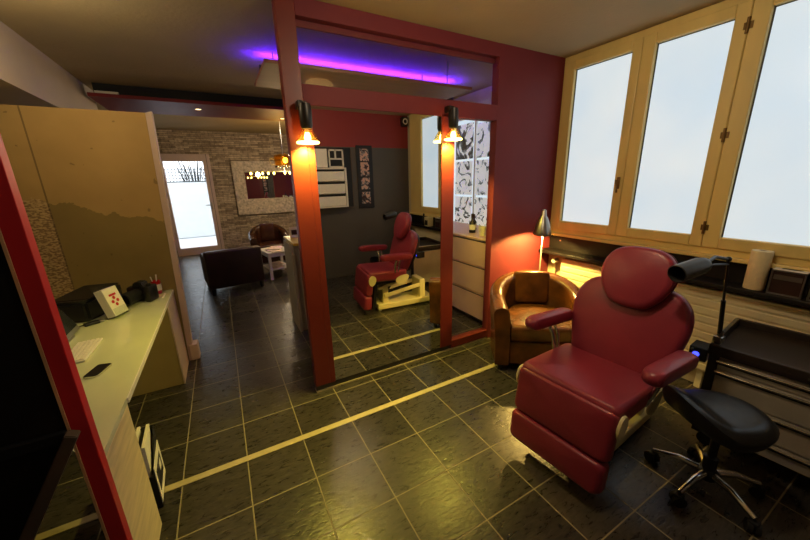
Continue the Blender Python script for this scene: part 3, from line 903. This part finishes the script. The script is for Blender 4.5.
# things on the desk (top 0.726)
T = .727
kb = thing('keyboard', 'white slim keyboard on the desk beside the red post', 'keyboard', (-.388, .785, T), math.radians(0))
obj('base', MB().box(-.058, .058, -.150, .150, 0, .012, .004, mx=Rot(0, math.radians(-2), math.radians(-1))), 'white', kb)
for r_ in range(5):
    m2 = MB()
    for k in range(11):
        m2.box(-.050 + r_ * .0205, -.034 + r_ * .0205, -.143 + k * .0258, -.121 + k * .0258, .0125 + r_ * .0008, .0165 + r_ * .0008, .002)
    obj('key_row', m2, 'paper', kb)
ph = thing('smartphone', 'black smartphone with silver edge lying flat on the desk front', 'phone', (-.245, .475, T), math.radians(-16))
obj('body', MB().prism(rrect(-.032, .032, -.062, .062, .012), 0, .010, bev=.002), 'chrome', ph, True)
obj('screen', MB().prism(rrect(-.030, .030, -.060, .060, .011), .010, .0112), 'black_shelf', ph)
mo = thing('monitor', 'grey flat display leaning back on the desk, mostly hidden behind the red post', 'monitor', (-.497, .975, T + .014), math.radians(90))
tm = Rot(math.radians(-25), 0, 0)
obj('case', MB().box(-.225, .225, -.0, .022, .0, .315, .006, mx=tm), 'silver_plastic', mo)
obj('screen', MB().box(-.212, .212, -.003, .001, .03, .303, mx=tm), 'screen', mo)
obj('stand', MB().box(-.03, .03, .03, .05, .0, .18, .004, mx=Rot(math.radians(24), 0, 0, (0, .10, -.004))).box(-.11, .11, .0, .17, -.014, -.003, .002), 'silver_plastic', mo)
bc = thing('equipment_case', 'black equipment case with small white badge at the back of the desk', 'case', (-.52, 1.60, T), math.radians(-12))
obj('case', MB().prism([(-.16, -.24), (.09, -.26), (.15, .0), (.08, .24), (-.16, .24)], 0, .15, bev=.02), 'black_plastic', bc, True)
obj('badge', MB().box(-.003, .003, -.025, .025, .055, .095, mx=Rot(0, 0, math.radians(-15), (.138, -.12, 0))), 'paper', bc)
obj('lid_line', MB().box(-.14, .09, -.2, .2, .148, .154, .002), 'black', bc)
ad = thing('card_reader', 'small black and silver card reader with a cable on the desk', 'device', (-.455, 1.28, T), math.radians(30))
obj('body', MB().box(-.05, .03, -.022, .022, 0, .018, .004), 'black_plastic', ad)
obj('plate', MB().box(.03, .05, -.02, .02, .002, .016, .002), 'steel', ad)
obj('cable', MB().tube([(-.05, 0, .009), (-.09, .02, .007), (-.12, .10, .03), (-.15, .16, .10)], .0035, 8), 'rubber', ad, True)
cc = thing('card_holder', 'clear acrylic holder filled with white business cards leaning on the desk', 'card holder', (-.335, 1.36, T), math.radians(66))
tl = Matrix.Translation((0, 0, .010)) @ Matrix.Rotation(math.radians(-14), 4, 'X')
obj('card_stack', MB().box(-.062, .062, -.028, .028, .006, .205, mx=tl), 'paper', cc)
m2 = MB()
for a in ((-.034, -.022), ): m2.prism([(0, 0)] + [(.020 * math.cos(t), .020 * math.sin(t)) for t in [0, 1]], 0, .001)
m2 = MB()
for x, z_ in ((0, .13), (-.022, .105), (.022, .105), (0, .08)):
    m2.lathe([(.012, -.0295), (.012, -.0285)], (x, 0, z_), 12, tl, 'y')
m2.box(-.03, .03, -.0295, -.0285, .145, .160, mx=tl)
obj('card_print', m2, 'red_item', cc, label='red printed motif on the cards')
m2 = MB(); m2.box(-.065, .065, -.040, -.037, 0, .06, mx=tl).box(-.065, .065, .029, .032, 0, .235, mx=tl).box(-.065, .065, -.04, .032, -.003, .003, mx=tl)
obj('acrylic_case', m2, 'case', cc)
cm = thing('camera', 'black reflex camera standing near the end of the desk', 'camera', (-.235, 1.69, T), math.radians(-25))
cm.scale = (1.3, 1.3, 1.3)
obj('body', MB().box(-.075, .075, -.035, .03, 0, .095, .014, 3).box(.035, .075, -.055, .03, 0, .10, .012), 'black_plastic', cm, True)
obj('prism_hump', MB().prism([(-.035, .09), (-.02, .125), (.02, .125), (.035, .09)], -.04, .025, 'xz', bev=.006), 'black_plastic', cm, True)
obj('lens', MB().lathe([(.037, -.035), (.037, -.10), (.040, -.105), (.040, -.145), (.033, -.148), (.030, -.12)], (-.012, 0, .048), 24, axis='y'), 'rubber', cm, True)
obj('dial', MB().lathe([(.013, .098), (.013, .110)], (.055, -.02, 0), 14), 'rubber', cm, True)
rp_ = thing('pen_cup', 'small red and white cup behind the camera at the desk end', 'cup', (-.165, 1.835, T))
obj('cup', MB().lathe([(.028, 0), (.032, .005), (.034, .115), (.030, .115), (.028, .01)]), 'red_item', rp_, True)
obj('label_band', MB().lathe([(.0345, .03), (.0352, .085)], close=False), 'white', rp_, True)
obj('pens', MB().tube([(0, 0, .02), (.012, .01, .165)], .005, 8).tube([(-.01, 0, .02), (-.025, -.012, .155)], .005, 8), 'white', rp_, True)
o = tag(obj('paper_slip', MB().box(-.118, -.104, 1.66, 1.80, T, T + .003), 'paper'), 'narrow white paper slip at the corner of the desk', 'paper')
# magazine holder in the knee space
mh = thing('magazine_holder', 'black magazine holder with white magazines on the floor under the desk', 'holder', (-.135, .33, 0), math.radians(4))
m2 = MB(); m2.box(-.05, .05, -.10, -.094, 0, .20).box(-.05, .05, .154, .16, 0, .33).box(-.05, -.046, -.10, .16, 0, .22).box(-.05, .05, -.10, .16, 0, .008).prism([(-.10, 0), (.16, 0), (.16, .33), (-.10, .20)], .046, .05, 'yz')
obj('holder', m2, 'black_plastic', mh)
for k in range(4):
    m2 = MB(); m2.box(-.040 + k * .020, -.026 + k * .020, -.085, .145, .01, .34 + .01 * (k % 2), mx=Rot(math.radians(-4), 0, 0, (0, 0, .0)))
    obj('magazine', m2, 'paper' if k != 2 else 'black_plastic', mh)
obj('cover', MB().box(.0505, .053, -.088, .148, .02, .235), 'paper', mh)
obj('cover_photo', MB().box(.053, .0545, -.06, .11, .07, .19), 'black_plastic', mh)
obj('cover_title', MB().box(.0545, .055, .03, .08, .12, .17), 'paper', mh)

# ------------------------------------------------------------------ red post and black divider near the camera
struct('trim_12', MB().box(-.094, -.050, -.302, -.262, 0, H, .002), 'lit_post_red')
struct('trim_13', MB().box(-.101, -.0942, -.304, -.262, 0, H), 'beige_edge')
dv = thing('divider_panel', 'black divider panel with grey diagonal strut left of the near red post', 'panel', (-.10, -.31, 0))
obj('panel', MB().box(-1.6, -.003, .01, .04, .90, H), 'black', dv)
obj('bottom_rail', MB().box(-1.6, -.003, -.006, .045, .862, .90, .004), 'black_plastic', dv)
obj('lower_panel', MB().prism([(-1.6, .865), (-.02, .865), (-.50, .0), (-1.6, .0)], .012, .03, 'xz'), 'black', dv)
obj('strut', MB().prism([(.036, .895), (.008, .91), (-.50, .0), (-.456, .0)], -.045, -.008, 'xz', bev=.003), 'strut', dv, label='grey brown diagonal metal strut')

# ------------------------------------------------------------------ ceiling boards
struct('trim_14', MB().box(.84, 2.72, 1.19, 1.87, 2.445, 2.470, .003), 'plank')
ld = thing('led_strip', 'violet glowing strip light on top of the hanging ceiling board', 'light', (0, 0, 0))
obj('strip', MB().box(.90, 2.98, 1.842, 1.870, 2.600, 2.612, .002), 'led', ld)
obj('glow_baffle', MB().box(.90, 2.98, 1.835, 1.872, 2.471, 2.600).box(.90, 2.98, 1.872, 1.878, 2.471, 2.613).box(.894, .90, 1.835, 1.878, 2.471, 2.614).box(.90, 2.98, 1.835, 1.840, 2.60, 2.613), 'dark_grey', ld)  # unseen riser and lips, added to narrow the violet glow on the ceiling
m2 = MB()
for x in (1.0, 2.5):
    for y in (1.3, 1.75): m2.tube([(x, y, 2.47), (x, y, 2.70)], .004, 8)
struct('trim_15', m2, 'steel')
sf = MB().box(-.62, 3.5, 3.34, 4.20, 2.55, 2.585)
struct('trim_16', sf, 'soffit')
struct('trim_18', MB().box(-.58, 3.5, 3.43, 3.55, 2.585, 2.82), 'rubber')  # black stands in for the shade between soffit and ceiling
o = obj('strip_tube', MB().box(-.56, -.36, 3.345, 3.385, 2.586, 2.61, .004), 'white'); tag(o, 'short white tube light lying on the red soffit edge at left', 'light')
for k, (x, y, lab) in enumerate(((.357, 3.66, 'lit recessed downlight in the red soffit, the left one'), (1.42, 3.95, 'lit recessed downlight in the red soffit beside the red post'), (2.45, 3.8, 'lit recessed downlight in the red soffit, far right behind the mirror'))):
    d = thing('downlight', lab, 'light', (x, y, 2.55), group='downlights in the red soffit')
    obj('rim', MB().lathe([(.040, 0), (.040, -.006), (.030, -.006), (.030, 0)], n=20, close=False), 'steel', d, True)
    obj('lens', MB().lathe([(.031, -.003), (.001, -.003)], n=20, close=False), 'spot_disc', d, True)

# ------------------------------------------------------------------ far room
# glass door
w = MB()
w.box(-.62, -.555, YF - .02, YF + .08, 0, 2.31, .004).box(.215, .36, YF - .02, YF + .08, 0, 2.31, .004)
w.box(-.555, .215, YF - .02, YF + .08, 2.155, 2.31, .004).box(-.555, .215, YF - .02, YF + .08, 0, .175, .004)
d1 = struct('door_1', w, 'door_frame')
obj('pane', MB().box(-.556, .216, YF + .02, YF + .03, .174, 2.156), 'glass', d1)
obj('stile_line', MB().box(.292, .300, YF - .025, YF - .019, 0, 2.31), 'dark_grey', d1)
h = MB(); h.box(.232, .262, YF - .035, YF - .02, 1.06, 1.22, .004); h.tube([(.245, YF - .035, 1.16), (.245, YF - .07, 1.16), (.13, YF - .075, 1.16)], .011, 10)
obj('handle', h, 'steel', d1, True)
# outside
struct('outside_ground', MB().box(-6, 6, YF + .2, 16, -.12, -.02), 'outside_white')
struct('wall_outside', MB().box(-6, 6, 11.0, 11.2, 0, 1.72), 'outside_white')
fc = thing('lattice_fence', 'grey lattice fence on the white wall outside the glass door', 'fence', (-.30, 11.1, 1.72))
m2 = MB()
for i in range(-14, 15):
    x = i * .085
    m2.box(x - .008, x + .008, -.008, .008, 0, .42)
for k in range(5): m2.box(-1.2, 1.2, -.01, .01, .02 + .09 * k, .034 + .09 * k)
obj('lattice', m2, 'fence', fc); obj('base_rail', MB().box(-1.2, 1.2, -.04, .04, 0, .035), 'fence', fc)
bu = thing('bare_bush', 'bare twiggy bush behind the lattice fence outside', 'bush', (-.20, 11.7, 0))
rnd = random.Random(3)
m2 = MB()
for i in range(46):
    a = rnd.uniform(0, 2 * PI); r_ = rnd.uniform(.15, .62); zt = rnd.uniform(1.9, 2.62)
    m2.tube([(0, 0, 0), (math.cos(a) * r_ * .3, math.sin(a) * r_ * .2, zt * .6), (math.cos(a) * r_, math.sin(a) * r_ * .4, zt)], [.02, .014, .006], 5)
obj('twigs', m2, 'twig', bu)

# carved mirror on the stone wall
fm = thing('carved_mirror', 'wide mirror in a broad carved pale frame on the stone wall', 'mirror', (0, YF, 0))
MX0, MX1, MZ0, MZ1 = .79, 2.62, .875, 2.16
fw = .265
m2 = MB()
for poly in ([(MX0, MZ0), (MX1, MZ0), (MX1 - fw, MZ0 + fw * 1.45), (MX0 + fw, MZ0 + fw * 1.45)],
             [(MX0, MZ1), (MX0 + fw, MZ1 - fw), (MX1 - fw, MZ1 - fw), (MX1, MZ1)],
             [(MX0, MZ0), (MX0 + fw, MZ0 + fw * 1.45), (MX0 + fw, MZ1 - fw), (MX0, MZ1)],
             [(MX1, MZ0), (MX1, MZ1), (MX1 - fw, MZ1 - fw), (MX1 - fw, MZ0 + fw * 1.45)]):
    m2.prism(poly, -.07, -.004, 'xz', bev=.012)
obj('frame', m2, 'carved', fm)
obj('glass', MB().box(MX0 + fw - .02, MX1 - fw + .02, -.035, -.025, MZ0 + fw * 1.4, MZ1 - fw + .02), 'mirror', fm)

# armchair with its back to the booth
sf_ = thing('lounge_armchair', 'dark brown leather armchair seen from behind near the glass door', 'armchair', (.445, 4.32, 0), math.radians(8))
sf_.scale = (1.07, 1, 1)
obj('back', MB().box(-.37, .37, -.36, -.20, .10, .672, .035, 3), 'dark_brown', sf_, True)
for x in (-.37, .25): obj('arm', MB().box(x, x + .12, -.22, .36, .10, .56, .03, 3), 'dark_brown', sf_, True)
obj('seat_cushion', MB().box(-.245, .245, -.20, .35, .22, .43, .04, 3), 'dark_brown', sf_, True)
obj('seat_base', MB().box(-.25, .25, -.20, .34, .10, .22, .01), 'dark_brown', sf_)
for x in (-.32, .32):
    for y in (-.31, .31): obj('leg', MB().lathe([(.022, 0), (.032, .105)], (x, y, 0), 4), 'black', sf_)
tub_chair('round_armchair', 'dark round leather tub armchair facing the booth below the carved mirror', (1.21, 5.75, 0), 0, 'club_far', back_h=.80, arm_h=.62, w=.36, d_=.33)
# slatted side table with magazines
tb = thing('side_table', 'white slatted side table with a lower shelf beside the dark armchair', 'table', (1.16, 4.66, 0), math.radians(10))
tb.scale = (1.12, 1.0, 1.0)
m2 = MB()
for k in range(6): m2.box(-.19, .19, -.30 + k * .1, -.215 + k * .1, .455, .475, .003)
obj('table_top', m2, 'white', tb)
m2 = MB()
for k in range(5): m2.box(-.17, .17, -.26 + k * .105, -.18 + k * .105, .16, .175, .002)
obj('shelf', m2, 'white', tb)
obj('apron', MB().box(-.18, .18, -.29, -.275, .40, .455).box(-.18, .18, .275, .29, .40, .455).box(-.185, -.17, -.29, .29, .40, .455).box(.17, .185, -.29, .29, .40, .455), 'white', tb)
for x in (-.168, .168):
    for y in (-.275, .275): obj('leg', MB().box(x - .02, x + .02, y - .02, y + .02, 0, .455, .003), 'white', tb)
mags = [(1.14, 4.50, .4755, 18, 'pale magazine at the front of the side table top'), (1.20, 4.78, .4755, -12, 'white magazine at the back of the side table top'),
        (1.15, 4.62, .4905, 62, 'open pink and white magazine lying across the others on the side table'),
        (1.14, 4.52, .1755, 4, 'printed magazine on the lower shelf of the side table'), (1.18, 4.81, .1755, 10, 'printed magazine at the back of the lower shelf')]
for x, y, z_, a, lab in mags:
    o = thing('magazine', lab, 'magazine', (x, y, z_), math.radians(a), group='magazines on the side table')
    obj('pages', MB().box(-.10, .10, -.13, .13, 0, .012, .002), 'paper', o)
    obj('cover', MB().box(-.101, .101, -.131, .131, .0125, .014), 'magazine', o)
# counter
cn = thing('reception_counter', 'grey fronted counter with pale wood top coloured as lit yellow behind the left red post', 'counter', (1.0, 1.98, 0))
obj('end_panel', MB().prism([(0.0, 0), (.46, 0), (.46, .985), (.10, .985), (.03, .95), (0, .88)], 0, .03, 'yz'), 'grey_panel', cn)
obj('body', MB().box(.03, 1.0, .03, .44, 0, .985), 'grey_panel', cn)
obj('counter_top', MB().box(.02, 1.02, -.04, .55, .986, 1.012, .003), 'counter_top', cn)
o = thing('card_stand', 'small white card stand on the warm-lit counter top', 'stand', (1.12, 2.36, 1.0125))
obj('card', MB().box(-.05, .05, -.004, .004, 0.004, .12, mx=Rot(math.radians(-10), 0, 0)), 'paper', o)
obj('foot', MB().box(-.05, .05, -.01, .05, 0, .006), 'paper', o)
obj('photo', MB().box(-.03, .03, -.006, -.004, .03, .085, mx=Rot(math.radians(-10), 0, 0)), 'dark_brown', o)
# pendant
pe = thing('pendant_lamp', 'amber glass pendant lamp with beaded rim hanging before the carved mirror', 'lamp', (1.60, 5.3, 0))
obj('cord', MB().tube([(0, 0, 2.82), (0, 0, 2.16)], .005, 8), 'steel', pe, True)
obj('shade', MB().lathe([(.05, 2.16), (.16, 2.13), (.175, 2.10), (.165, 1.95), (.150, 1.95), (.155, 2.10), (.05, 2.14)], n=28, close=False), 'amber', pe, True)
obj('bulb', MB().ball((.03, -.02, 2.04), .045, .045, .05), 'bulb_soft', pe, True)
for k in range(14):
    a = 2 * PI * k / 14
    obj('bead', MB().ball((.155 * math.cos(a), .155 * math.sin(a), 1.925), .018, .018, .018, 10), 'amber' if k % 2 else 'black_shelf', pe, True)
m2 = MB(); m2.tube([(-.62, 0, 1.835), (.26, 0, 1.835)], .006, 8).tube([(0, 0, 1.835), (0, 0, 1.95)], .006, 8)
obj('glint_bar', m2, 'strip', pe, True)  # added bar; its bulbs stand in for lights reflected in the carved mirror
for x in (-.60, -.50, -.40, -.30, -.20, .0, .09, .18, .26):
    obj('glint_bulb', MB().ball((x, 0, 1.805), .020, .020, .026, 12), 'bulb_soft', pe, True)  # added bulbs imitating a row of mirror reflections
for sx in (-1,):
    obj('hook', MB().tube([(-.17, 0, 2.05), (-.24, 0, 2.08), (-.26, 0, 2.02), (-.22, 0, 1.95), (-.17, 0, 1.97)], .009, 8), 'strip', pe, True)

# cabinet and flash sheets beyond the glass bay
cbn = thing('drawer_cabinet', 'pinkish white drawer cabinet behind the glass bay under the far window', 'cabinet', (2.80, .88, 0))
obj('body', MB().box(.02, .70, 0, 1.72, .06, .975), 'pink_white', cbn)
obj('plinth', MB().box(.06, .70, .02, 1.70, 0, .06), 'dark_grey', cbn)
obj('worktop', MB().box(-.005, .715, -.01, 1.73, .976, .996, .003), 'pink_white', cbn)
for y0, y1 in ((.01, .855), (.865, 1.71)):
    for z0, z1 in ((.07, .365), (.38, .675), (.69, .970)):
        dd = obj('drawer', MB().box(0, .02, y0, y1, z0, z1, .003), 'pink_white', cbn)
        obj('drawer_slot', MB().box(-.002, .001, y0 + .004, y1 - .004, z1 - .012, z1 - .001), 'dark_grey', dd)
w = MB(); wframe(w, 1.56, 2.74, .91, 2.47, .06, .06, .06, .08, XW - .03, XW + .05, .004)
w.box(XW - .03, XW + .05, 2.015, 2.045, .97, 2.40)
win2 = struct('window_2', w, 'white')
obj('pane', MB().box(XW + .0, XW + .012, 1.61, 2.69, .96, 2.40), 'pane', win2)
sheets = [(2.06, 2.43, 1.88, 2.33, .54, 3.4, 'bold black drawing sheet with a pale oval, top left on the far window'), (1.66, 2.00, 1.88, 2.30, .47, 3.6, 'drawing sheet with two dark shapes, top right on the far window'),
          (2.06, 2.43, 1.40, 1.85, .43, 6, 'figure drawing sheet, middle left on the far window'), (1.66, 2.00, 1.40, 1.85, .44, 5, 'grey figure drawing sheet, middle right on the far window'),
          (2.06, 2.43, .965, 1.37, .45, 6, 'drawing sheet low on the far window behind the bottle'), (1.66, 2.00, .965, 1.37, .45, 6, 'drawing sheet low on the far window at right')]
for k, (y0, y1, z0, z1, dk_, sc, lab) in enumerate(sheets):
    o = obj('drawing_sheet', MB().box(XW - .034, XW - .031, y0, y1, z0, z1), print_mat('ink_drawing_%d' % k, dk_, sc, seed=2.3 * k + .7, backlit=.42))
    tag(o, lab, 'drawing', 'drawing sheets on the far window')
for k, (x, y, sc, lab) in enumerate(((3.00, 1.46, 1.15, 'tallest dark bottle with white label on the drawer cabinet behind the glass'), (3.16, 1.62, 1.0, 'dark bottle behind the white cups on the drawer cabinet, left of the tallest one'),
                                     (3.10, 1.28, .8, 'short dark bottle right of the tallest one on the drawer cabinet'), (3.25, 1.45, .9, 'dark bottle at the back of the drawer cabinet against the drawings'))):
    bt_ = thing('ink_bottle', lab, 'bottle', (x, y, .9965), group='bottles on the drawer cabinet')
    bt_.scale = (sc, sc, sc)
    obj('body', MB().lathe([(.030, 0), (.034, .006), (.034, .10), (.014, .13), (.012, .16)]), 'black_plastic', bt_, True)
    obj('label_band', MB().lathe([(.0347, .03), (.0347, .085)], close=False), 'paper', bt_, True)
    obj('cap', MB().lathe([(.015, .155), (.015, .19), (.010, .195)]), 'dark_brown', bt_, True)
for k, (x, y, hgt, lab) in enumerate(((2.95, 1.22, .10, 'white cup nearest the right post on the drawer cabinet'), (3.02, 1.32, .09, 'white cup between the dark bottles on the drawer cabinet'))):
    o = thing('white_cup', lab, 'cup', (x, y, .9965))
    obj('body', MB().lathe([(.026, 0), (.034, hgt), (.031, hgt), (.024, .006)]), 'white', o, True)

# ceiling lamps (above and behind the camera)
def ceil_lamp(loc, lab):
    o = thing('ceiling_lamp', lab, 'lamp', loc)
    obj('mount', MB().lathe([(.06, -.001), (.06, -.02)], n=24), 'white', o, True)
    obj('shade', MB().lathe([(.05, -.02), (.13, -.03), (.15, -.06), (.12, -.09), (.05, -.105), (.001, -.107)], n=28, close=False), 'ceiling_lamp', o, True)
ceil_lamp((1.55, -.70, H), 'opal ceiling lamp over the burgundy treatment chair')
ceil_lamp((-.38, .93, H), 'opal ceiling lamp over the desk')
ceil_lamp((2.2, 5.0, H + .12), 'added opal ceiling lamp, unseen, brightening the far room')  # added out of view to brighten the far room

# ------------------------------------------------------------------ lights
def light(name, kind, loc, power, col, size=.05, rot=None, **kw):
    l = bpy.data.lights.new(name, kind); l.energy = power; l.color = col
    if kind == 'AREA': l.size = size
    else: l.shadow_soft_size = size
    for k, v in kw.items(): setattr(l, k, v)
    o = bpy.data.objects.new(name, l); COL.objects.link(o); o.location = loc
    if rot: o.rotation_euler = rot
    return o
WARM = (1.0, .66, .26)
YEL = (1, .80, .10)
for sp in (SP1, SP2):
    light('post_spot', 'SPOT', (sp[0], sp[1], sp[2] - .012), 72, YEL, .03, (math.radians(18), 0, 0), spot_size=math.radians(128), spot_blend=.5)
light('reading_light', 'SPOT', (3.110, .562, 1.095), 120, (1, .64, .15), .03, (math.radians(16), 0, 0), spot_size=math.radians(158), spot_blend=.25)
light('ceiling_light', 'POINT', (1.55, -.70, H - .17), 28, (1, .81, .56), .06)
light('ceiling_light', 'POINT', (-.38, .93, H - .22), 13, (1, .82, .50), .12)
light('ceiling_light', 'POINT', (2.2, 5.0, H - .12), 50, (1, .84, .62), .12)  # light of the added far-room lamp
light('pendant_light', 'POINT', (1.60, 5.3, 1.90), 25, (1, .78, .45), .06)
for x, y in ((.357, 3.66), (1.42, 3.95), (2.45, 3.8)):
    light('soffit_light', 'SPOT', (x, y, 2.53), 10, (1, .78, .5), .03, (0, 0, 0), spot_size=math.radians(100), spot_blend=.7)
# daylight comes through the frosted panes themselves and the glass door
wd = bpy.data.worlds.new('overcast'); S.world = wd; wd.use_nodes = True
wd.node_tree.nodes['Background'].inputs[0].default_value = (.86, .93, 1.0, 1)
wd.node_tree.nodes['Background'].inputs[1].default_value = 2.6

# ------------------------------------------------------------------ camera
cam = bpy.data.cameras.new('camera'); co = bpy.data.objects.new('camera', cam); COL.objects.link(co)
cam.sensor_width = 36; cam.lens = 328.2 / 810 * 36; cam.clip_start = .01
R = ((0.8737554922547557, -0.4857390346616772, -0.02467650624412393), (-0.1493100027820446, -0.21960334459969366, -0.9640958946640947), (0.4628799658914826, 0.8460685322388946, -0.2644053250781224))
C = (0.4177173, -1.56557982, 1.62104265)
co.matrix_world = Matrix(((R[0][0], -R[1][0], -R[2][0], C[0]), (R[0][1], -R[1][1], -R[2][1], C[1]), (R[0][2], -R[1][2], -R[2][2], C[2]), (0, 0, 0, 1)))
S.camera = co
S.view_settings.view_transform = 'Standard'; S.view_settings.look = 'None'
S.view_settings.gamma = 1.0; S.view_settings.use_curve_mapping = False
S.view_settings.exposure = 0.0
